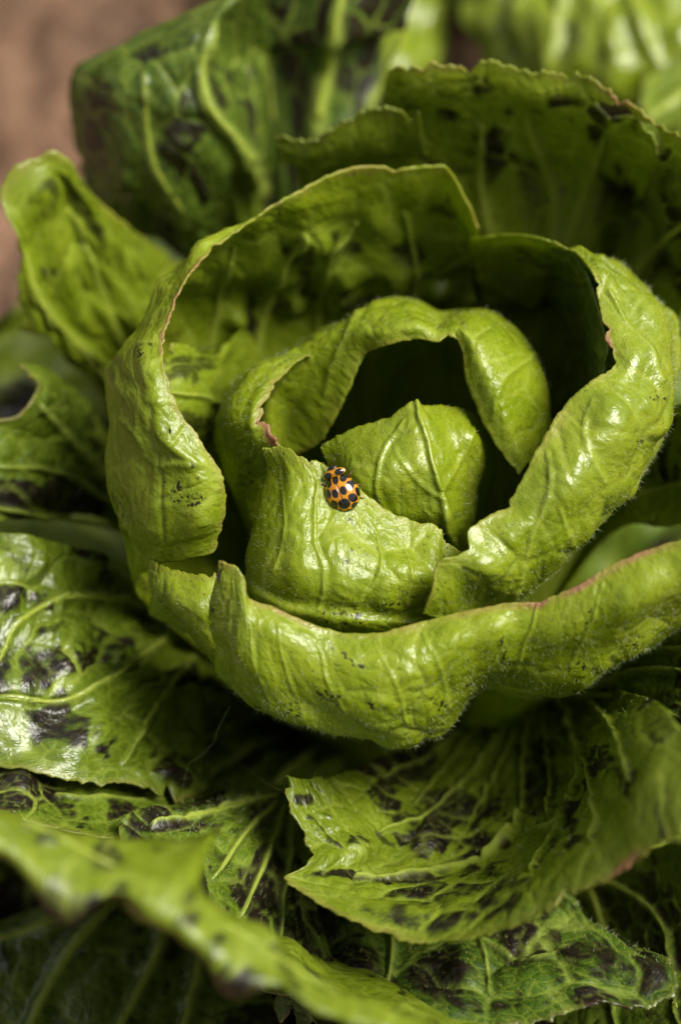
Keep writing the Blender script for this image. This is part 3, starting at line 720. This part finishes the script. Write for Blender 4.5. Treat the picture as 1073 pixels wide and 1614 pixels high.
leaf([
 [(430,1230,-40),(450,1235,-40),(465,1240,-41),(480,1245,-41),(500,1245,-42),(520,1240,-42)],
 [(330,1262,-14),(360,1275,-12),(390,1285,-13),(420,1295,-15),(445,1300,-18),(475,1300,-22)],
 [(220,1275,-4),(280,1320,-1),(330,1370,0),(390,1410,-2),(450,1420,-6),(500,1420,-10)],
 [(180,1300,0),(230,1400,6),(300,1480,8),(380,1540,8),(460,1570,6),(540,1560,2)],
], 23, 170, 100, (230, 270), dark=0.6, tone=0.8, speck=0.50, pucker=0.4, hairs=2000,
 veins=[([(440,1250),(350,1275),(240,1300)], 7, 0.9, 1.0), ([(440,1260),(380,1320),(340,1380)], 7, 0.9, 1.0), ([(450,1265),(420,1350),(380,1440)], 7, 0.9, 1.0), ([(460,1270),(450,1380),(440,1500)], 6, 0.7, 0.8)],
 spots=[(270,1300,60,14,1.0),(420,1400,60,50,1.1),(490,1430,40,60,1.1)])
leaf([
 [(297,1350,-30),(311,1358,-30),(321,1368,-30),(332,1383,-30),(345,1378,-30),(355,1374,-30),(361,1382,-30),(367,1385,-30),(373,1386,-30),(378,1388,-30),(388,1398,-30),(397,1409,-30),(415,1408,-30),(432,1418,-30),(462,1427,-30),(492,1437,-30)],
 [(-15,1275,10),(40,1308,10),(80,1348,10),(125,1408,10),(175,1387,10),(216,1373,10),(241,1403,10),(265,1415,10),(287,1421,10),(307,1427,10),(347,1469,10),(385,1513,10),(455,1507,10),(525,1550,10),(645,1585,10),(765,1625,10)],
 [(-40,1320,46.5),(15,1353,46.5),(55,1393,46.5),(100,1453,46.5),(150,1432,46.5),(191,1418,46.5),(216,1448,46.5),(240,1460,46.5),(262,1466,46.5),(282,1472,46.5),(322,1514,46.5),(360,1558,46.5),(430,1552,46.5),(500,1595,46.5),(620,1630,46.5),(740,1670,46.5)],
 [(-45,1295,48),(15,1315,48),(55,1340,48),(110,1370,48),(165,1380,49),(215,1385,48),(258,1400,48),(280,1405,47),(288,1415,47),(298,1432,47),(340,1470,48),(395,1515,48),(450,1540,48),(520,1583,47),(630,1615,46),(750,1655,46)],
 [(-40,1268,46),(20,1282,45),(60,1298,44),(130,1312,42),(190,1318,40),(250,1322,37),(310,1320,33),(347,1300,28),(325,1345,34),(318,1393,38),(362,1433,42),(428,1469,44),(473,1524,44),(540,1569,43),(640,1600,42),(760,1640,42)],
], 24, 220, 90, (230, 280), tone=0.46, dark=0.2, speck=0.25, wave=1.2, pucker=0.4, rimc=0.3,
 spots=[(325,1400,8,30,1.0), (295,1450,22,14,0.9), (90,1420,40,36,1.1), (250,1345,20,12,0.6), (120,1430,50,30,1.1),(370,1545,50,18,1.1),(170,1345,26,24,0.8),(290,1420,14,16,0.9),(340,1330,10,40,0.8)],
 veins=[([(40,1290),(150,1350),(330,1440),(450,1515),(560,1580)], 8, 0.5, 0.25)])
leaf([
 [(180,1380,-42),(210,1400,-40),(250,1410,-40),(300,1410,-42),(350,1410,-44),(400,1400,-46)],
 [(0,1450,-28),(50,1520,-24),(130,1560,-22),(220,1570,-22),(320,1560,-24),(420,1550,-26)],
 [(-80,1500,-20),(-40,1700,-10),(100,1720,-5),(250,1720,-5),(400,1720,-8),(520,1700,-12)],
], 25, 170, 90, (220, 260), dark=0.6, tone=0.85, speck=0.3, pucker=0.6, net=9, sheen=2.4,
 veins=[([(200,1400),(110,1500),(50,1614),(30,1680)], 15, 1.6, 1.0), ([(280,1410),(240,1520),(180,1640)], 15, 1.6, 1.0), ([(340,1410),(310,1540),(280,1660)], 15, 1.6, 1.0), ([(170,1400),(60,1460),(-30,1490)], 15, 1.6, 1.0)])
leaf([
 [(560,1330,-45),(580,1330,-45),(600,1330,-45),(620,1330,-45),(640,1330,-45),(660,1330,-45),(680,1328,-45),(700,1326,-45),(720,1324,-45),(740,1320,-45),(760,1315,-46),(780,1310,-47)],
 [(490,1430,-22),(540,1440,-18),(610,1450,-15),(680,1450,-14),(740,1445,-13),(780,1440,-13),(810,1435,-13),(840,1430,-14),(865,1425,-15),(880,1415,-17),(880,1405,-20),(870,1395,-24)],
 [(450,1520,-10),(520,1540,-4),(610,1550,-1),(700,1550,0),(780,1540,1),(830,1530,1),(870,1520,1),(920,1515,1),(960,1510,1),(980,1495,-1),(970,1480,-5),(940,1460,-10)],
 [(430,1600,-6),(520,1640,4),(640,1640,8),(760,1625,8),(850,1612,8),(900,1595,8),(940,1580,8),(1000,1585,8),(1032,1590,8),(1068,1552,6),(1050,1510,2),(1000,1490,-4)],
], 26, 240, 110, (250, 300), dark=0.62, tone=0.95, speck=0.50, pucker=0.8, wave=0.9, net=7, tooth=1.0, hairs=2000,
 veins=[([(620,1440),(615,1530),(600,1600)], 7, 0.9, 0.8), ([(690,1440),(760,1490),(770,1560)], 6, 0.8, 0.8), ([(760,1480),(830,1510),(900,1490)], 4, 0.6, 0.7), ([(470,1440),(465,1480)], 8, 0.8, 0.8)],
 spots=[(830,1480,60,40,1.1),(560,1540,50,50,1.0),(690,1540,50,50,1.0),(500,1480,40,50,1.0)], bumps=[(565,1545,30,1.6),(730,1540,28,1.5)])
leaf([
 [(950,1330,-40),(950,1380,-36),(930,1430,-34),(900,1480,-34),(850,1520,-36)],
 [(1060,1330,-20),(1050,1430,-14),(1030,1520,-10),(970,1600,-10),(880,1640,-12)],
 [(1140,1330,-4),(1150,1450,0),(1140,1600,4),(1060,1700,6),(900,1720,6)],
], 27, 130, 80, (300, 340), dark=0.8, tone=0.85, speck=0.55, veins=[([(940,1380),(1040,1450),(1070,1614)], 7, 0.9, 0.8), ([(930,1400),(960,1500),(970,1620)], 7, 0.9, 0.8)])

# ---- stalk all these leaves grow from
def stalk():
    c = to_world(BASE); g = np.array([c[0], c[1], -0.02])
    V, F = tube([g, g * 0.5 + c * 0.5, c, c + [0, 0, 0.006]], [0.011, 0.012, 0.010, 0.004], 20)
    new_mesh('stalk', V, F, LEAF, lettuce, V[:, :2] * 1e3, {'tone': 0.1, 'vein': 0.8, 'patch': 0.0, 'rim': 0.0, 'sheen': 0.8})
stalk()

# ------------------------------------------------------------------ free standing leaves (outer rosette, neighbours)
def blade(c, az, L, Wd, rise, droop, cup, nu=60, nv=60):
    """one leaf from c outwards at azimuth az, L metres long"""
    v = np.linspace(0, 1, nv)[:, None]; u = np.linspace(-1, 1, nu)[None]
    r = L * (v - 0.12 * v ** 3)
    w = Wd * (0.16 + 0.84 * np.sin(np.clip(v, 0, 1) ** 0.8 * math.pi * 0.62)) * np.sqrt(np.clip(1 - np.clip((v - 0.72) / 0.30, 0, 1) ** 2, 0.02, 1))
    z = rise * v - droop * v ** 2.4 + cup * Wd * (u ** 2) * np.sin(v * math.pi * 0.8)
    z = z + 0.004 * np.sin(u * 5 + az * 3 + v * 7) * np.abs(u) * v
    x, y = r + 0 * u, w * u
    ca, sa = math.cos(az), math.sin(az)
    return np.stack([c[0] + ca * x - sa * y, c[1] + sa * x + ca * y, c[2] + z + 0 * x], -1)

def rosette(parent, c, n, L, seed, tone, rise0, rise1, droop, speck=0.25, dark=0.4, nu=60, nv=60, az0=0.0, arc=2 * math.pi, ruffle=1.2, sheen=1.3):
    rng = np.random.default_rng(seed)
    for k in range(n):
        f = k / max(n - 1, 1)
        az = az0 + arc * ((k * 0.381966) % 1) + rng.uniform(-0.2, 0.2)
        l = L * rng.uniform(0.85, 1.1) * (1 - 0.35 * f)
        W = blade(c, az, l, l * rng.uniform(0.32, 0.42), rise0 + (rise1 - rise0) * f, droop * (1 - 0.6 * f), rng.uniform(0.1, 0.5), nu, nv)
        mid = [tuple(to_px(W[i, nu // 2])[:2]) for i in (2, nv // 3, 2 * nv // 3, nv - 4)]
        vn = [(mid, 9, 0.8, 0.85)]
        for i0 in (nv // 6, nv // 3, nv // 2):
            for sd in (-1, 1):
                j = [tuple(to_px(W[min(i0 + q * nv // 10, nv - 2), nu // 2 + int(sd * q * nu * 0.14)])[:2]) for q in (0, 1, 2, 3)]
                vn.append((j, 5, 0.5, 0.7))
        make_leaf(parent, W, seed * 40 + k + 60, tone=tone + 0.3 * rng.uniform(-1, 1), speck=speck, dark=dark, pucker=1.0, wave=ruffle, sheen=sheen, net=8, tooth=1.0, veins=vn, flip=1)

bw = to_world(BASE)
rosette(lettuce, (bw[0], bw[1], bw[2] - 0.004), 13, 0.125, 2, 0.75, 0.035, 0.085, 0.05, 0.4, 0.7, sheen=0.6)
n1 = empty('lettuce', 'pale out of focus lettuce behind the upper right leaves', 'lettuce', 'neighbouring lettuces')
rosette(n1, (0.098, 0.262, 0.012), 30, 0.150, 3, 0.1, 0.03, 0.13, 0.05, 0.2, 0.3, 50, 50, ruffle=3.5)
def far_leaf(rows, seed, **kw):
    make_leaf(n1, to_world(surface(rows, 90, 70)), seed, wave=2.2, pucker=1.0, net=8, **kw)
far_leaf([[(760,-260,-150),(860,-280,-146),(960,-280,-142),(1100,-260,-138)], [(730,-90,-125),(840,-110,-112),(950,-100,-106),(1110,-80,-102)],
          [(735,30,-112),(840,40,-98),(950,60,-92),(1110,70,-90)], [(770,120,-112),(850,150,-100),(950,165,-96),(1090,170,-94)]], 301, tone=0.15, speck=0.12, sheen=1.6,
          veins=[([(900,-200),(880,0),(860,140)], 16, 1.2, 0.9), ([(960,-200),(1000,20),(1060,140)], 12, 1, 0.9), ([(890,-100),(820,0),(780,90)], 12, 1, 0.8)], spots=[(905,60,30,50,0.9)])
far_leaf([[(560,-240,-170),(620,-250,-166),(680,-240,-164),(740,-230,-164)], [(545,-80,-140),(610,-90,-130),(670,-80,-128),(730,-70,-132)],
          [(540,60,-124),(600,80,-114),(650,90,-112),(700,80,-122)], [(560,170,-124),(600,190,-118),(640,190,-118),(680,170,-124)]], 302, tone=0.3, speck=0.15, sheen=1.6,
          veins=[([(650,-150),(640,0),(610,160)], 16, 1.2, 0.9)])
far_leaf([[(1250,-60,-140),(1240,0,-138),(1230,60,-136),(1220,120,-136)], [(1130,40,-100),(1120,100,-94),(1110,160,-92),(1090,220,-96)],
          [(1010,130,-82),(1010,170,-78),(1010,210,-78),(1010,250,-84)]], 303, tone=0.7, speck=0.2, veins=[([(1200,60),(1100,130),(1010,190)], 14, 1.1, 0.9)])
far_leaf([[(420,-260,-190),(500,-270,-188),(580,-270,-188),(660,-260,-188)], [(400,-120,-165),(490,-130,-155),(580,-130,-155),(680,-110,-160)],
          [(410,10,-150),(500,20,-140),(590,20,-140),(690,10,-146)]], 304, tone=0.6, speck=0.2, veins=[([(540,-200),(500,0)], 14, 1.1, 0.9)])
n2 = empty('lettuce', 'blurred green lettuce at the far corner across bare brown soil', 'lettuce', 'neighbouring lettuces')
rosette(n2, (-0.140, 0.232, 0.010), 13, 0.12, 4, 0.5, 0.03, 0.12, 0.05, 0.15, 0.3, 40, 40)

# ------------------------------------------------------------------ the ladybird
SHELL = beetle_material('spotted_shell', 'shell'); BLACK = beetle_material('black_chitin', 'black'); TAN = beetle_material('tan_chitin', 'tan')

def ladybird():
    root = empty('ladybird', 'small orange ladybird with black spots crawling on the rim of an inner lettuce leaf', 'ladybird')
    mm = 1e-3
    A_, Lh, H = 2.08, 2.30, 1.62
    SP = [(0.0, 0.76, 0.17, 0.22), (0.47, 0.70, 0.18, 0.19), (0.25, 0.08, 0.17, 0.20), (0.68, 0.22, 0.17, 0.21), (0.93, 0.36, 0.10, 0.17),
          (0.77, 0.72, 0.10, 0.12), (0.92, -0.26, 0.10, 0.24), (0.56, -0.42, 0.20, 0.20), (0.06, -0.56, 0.24, 0.22), (0.52, -0.86, 0.22, 0.16), (0.0, -0.99, 0.30, 0.08)]
    ns, na = 46, 80
    for sd in (1, -1):
        s = np.linspace(0, 1, ns)[:, None]; a = np.linspace(-math.pi / 2, math.pi / 2, na)[None]
        s = np.sin(s * math.pi / 2)
        x = s * np.cos(a); y = s * np.sin(a) + 0 * x
        wid = 1 - 0.06 * y - 0.05 * y ** 2
        xx = A_ * x * wid; yy = Lh * y
        z = H * np.sqrt(np.clip(1 - s ** 2, 0, 1)) * (1 + 0.05 * y) + 0 * x
        z = z + 0.12 * np.clip(s - 0.93, 0, 1) / 0.07 * 0.2              # flared margin
        z = z - 0.05 * np.exp(-(xx / 0.07) ** 2)
        sp = np.zeros(x.shape)
        xn, yn = x * 1.0, y
        for (px_, py_, rx, ry) in SP:
            q = np.hypot((xn - px_) / rx, (yn - py_) / ry) + 0.08 * noise(xn * 7 + sd, yn * 7, 3)
            sp = np.maximum(sp, np.clip(0.5 + (1.17 - q) * 1.9, 0, 1))
        sp = np.maximum(sp, np.clip(0.5 + (0.012 - x) * 22, 0, 1) * (y < 0.5))
        sp = np.maximum(sp, np.clip(0.5 + (s - 0.985) * 60, 0, 1) * (y < -0.2))
        V = np.stack([sd * (xx + 0.012), yy, z], -1) * mm
        i = np.arange(ns - 1)[:, None] * na + np.arange(na - 1)
        F = np.stack([i, i + na, i + na + 1, i + 1], -1).reshape(-1, 4)
        if sd < 0: F = F[:, ::-1]
        o = new_mesh('wing_case', V, F, SHELL, root, None, {'spot': sp.ravel(), 'pale': 0.0})
        m_ = o.modifiers.new('thickness', 'SOLIDIFY'); m_.thickness = 0.05 * mm; m_.offset = -1
    def ell(c, r, n=24, m=16, fn=None):
        th = np.linspace(0, math.pi, m)[:, None]; ph = np.linspace(0, 2 * math.pi, n, endpoint=False)[None]
        P = np.stack([np.sin(th) * np.cos(ph), np.sin(th) * np.sin(ph), np.cos(th) + 0 * ph], -1)
        if fn: P = fn(P)
        V = (P * r + np.array(c)).reshape(-1, 3) * mm
        F = [(a_ * n + b_, (a_ + 1) * n + b_, (a_ + 1) * n + (b_ + 1) % n, a_ * n + (b_ + 1) % n) for a_ in range(m - 1) for b_ in range(n)]
        return V, F, P
    V, F, _ = ell((0, 0, 0.02), (1.75, 2.05, 0.42))
    new_mesh('abdomen', V, F, BLACK, root)
    # pronotum: orange shield with black blotches, pale rim
    def shield(P):
        P = P.copy()
        P[..., 1] = np.where(P[..., 1] > 0, P[..., 1] * (1 - 0.25 * (1 - np.abs(P[..., 0]))), P[..., 1] * 0.8) + 0.12 * (1 - P[..., 0] ** 2)
        return P
    V, F, P = ell((0, 2.42, 0.42), (1.42, 0.66, 0.64), 64, 40, shield)
    xn, yn = P[..., 0], P[..., 1]
    sp = np.maximum(np.clip(0.5 + (1 - np.hypot((np.abs(xn) - 0.50) / 0.38, (yn - 0.05) / 0.58)) * 2, 0, 1),
                    np.clip(0.5 + (1 - np.hypot(xn / 0.10, (yn + 0.12) / 0.10)) * 2, 0, 1) * 0.7)
    sp = np.maximum(sp, np.clip(0.5 + (-0.52 - yn) * 14, 0, 1))
    pale = np.clip((np.abs(xn) - 0.86) * 9, 0, 1) * 0.55
    new_mesh('pronotum', V, F, SHELL, root, None, {'spot': sp.ravel(), 'pale': pale.ravel()})
    V, F, _ = ell((0, 3.06, 0.34), (0.62, 0.40, 0.36))
    hd = new_mesh('head', V, F, BLACK, root)
    for sd in (1, -1):
        V, F, _ = ell((sd * 0.52, 3.18, 0.42), (0.13, 0.16, 0.15), 12, 8)
        new_mesh('eye', V, F, BLACK, hd)
        pth = np.array([(sd * 0.32, 3.35, 0.36), (sd * 0.50, 3.62, 0.48), (sd * 0.66, 3.86, 0.52), (sd * 0.72, 4.06, 0.48), (sd * 0.70, 4.22, 0.44)])
        V, F = tube(crom(pth, np.linspace(0, 4, 14)) * mm, np.r_[np.full(10, 0.032), 0.045, 0.06, 0.06, 0.03] * mm, 6)
        new_mesh('antenna', V, F, TAN, hd)
        for (y0, x1, y1, x2, y2) in ((1.45, 1.8, 1.8, 2.0, 2.05), (0.35, 2.1, 0.25, 2.4, 0.12), (-0.75, 1.8, -1.2, 2.0, -1.45)):
            pth = np.array([(sd * 1.2, y0, 0.05), (sd * x1 * 0.86, (y0 + y1) / 2, 0.10), (sd * x1, y1, 0.16), (sd * x2, y2, -0.22), (sd * (x2 + 0.28), y2 + 0.02, -0.27)])
            V, F = tube(crom(pth, np.linspace(0, 4, 16)) * mm, np.r_[np.linspace(0.17, 0.15, 6), np.linspace(0.14, 0.08, 6), np.linspace(0.07, 0.05, 4)] * mm, 7)
            new_mesh('leg', V, F, TAN, root)
    return root

beetle = ladybird()
_, LW, LN = LB
lp = to_px(LW)
def on_leaf(x, y):
    dd = np.hypot(lp[..., 0] - x, lp[..., 1] - y) - 0.5 * lp[..., 2]
    i = np.unravel_index(np.argmin(dd), dd.shape)
    return LW[i], LN[i]
cr, cu, cb = Vector((1, 0, 0)), Vector((0, se, ce)), Vector((0, -ce, se))
bp, bn = on_leaf(541, 777)
up = (cr * -0.20 + cu * -0.04 + cb * 1.0).normalized()
fw = (cr * -0.36 + cu * 0.93); fw = (fw - up * fw.dot(up)).normalized()
rt = fw.cross(up)
loc = Vector(bp) + up * 0.0003
beetle.matrix_world = Matrix(((rt.x, fw.x, up.x, loc.x), (rt.y, fw.y, up.y, loc.y), (rt.z, fw.z, up.z, loc.z), (0, 0, 0, 1)))

# ------------------------------------------------------------------ threads of cobweb
WEB = HAIR
def strand(pts, label):
    P = to_world(np.array(pts, float))
    P = crom(P, np.linspace(0, len(P) - 1, 40))
    P += 0.00012 * np.stack([noise(np.arange(40) * 0.4, np.full(40, k + 0.5), k) for k in range(3)], -1)
    V, F = tube(P, 0.000011, 5)
    o = new_mesh('cobweb_thread', V, F, WEB)
    o['label'] = label; o['category'] = 'cobweb'
strand([(362, 1112, -9), (352, 1132, -10), (343, 1150, -10), (338, 1168, -11), (318, 1190, -12), (298, 1205, -13), (291, 1230, -14), (287, 1262, -16)], 'fine pale cobweb thread in the dark gap left of the front leaf')
strand([(388, 1211, -20), (402, 1222, -16), (420, 1234, -11), (446, 1248, -5)], 'short pale fibre reaching the tip of the dark spotted leaf below the head')
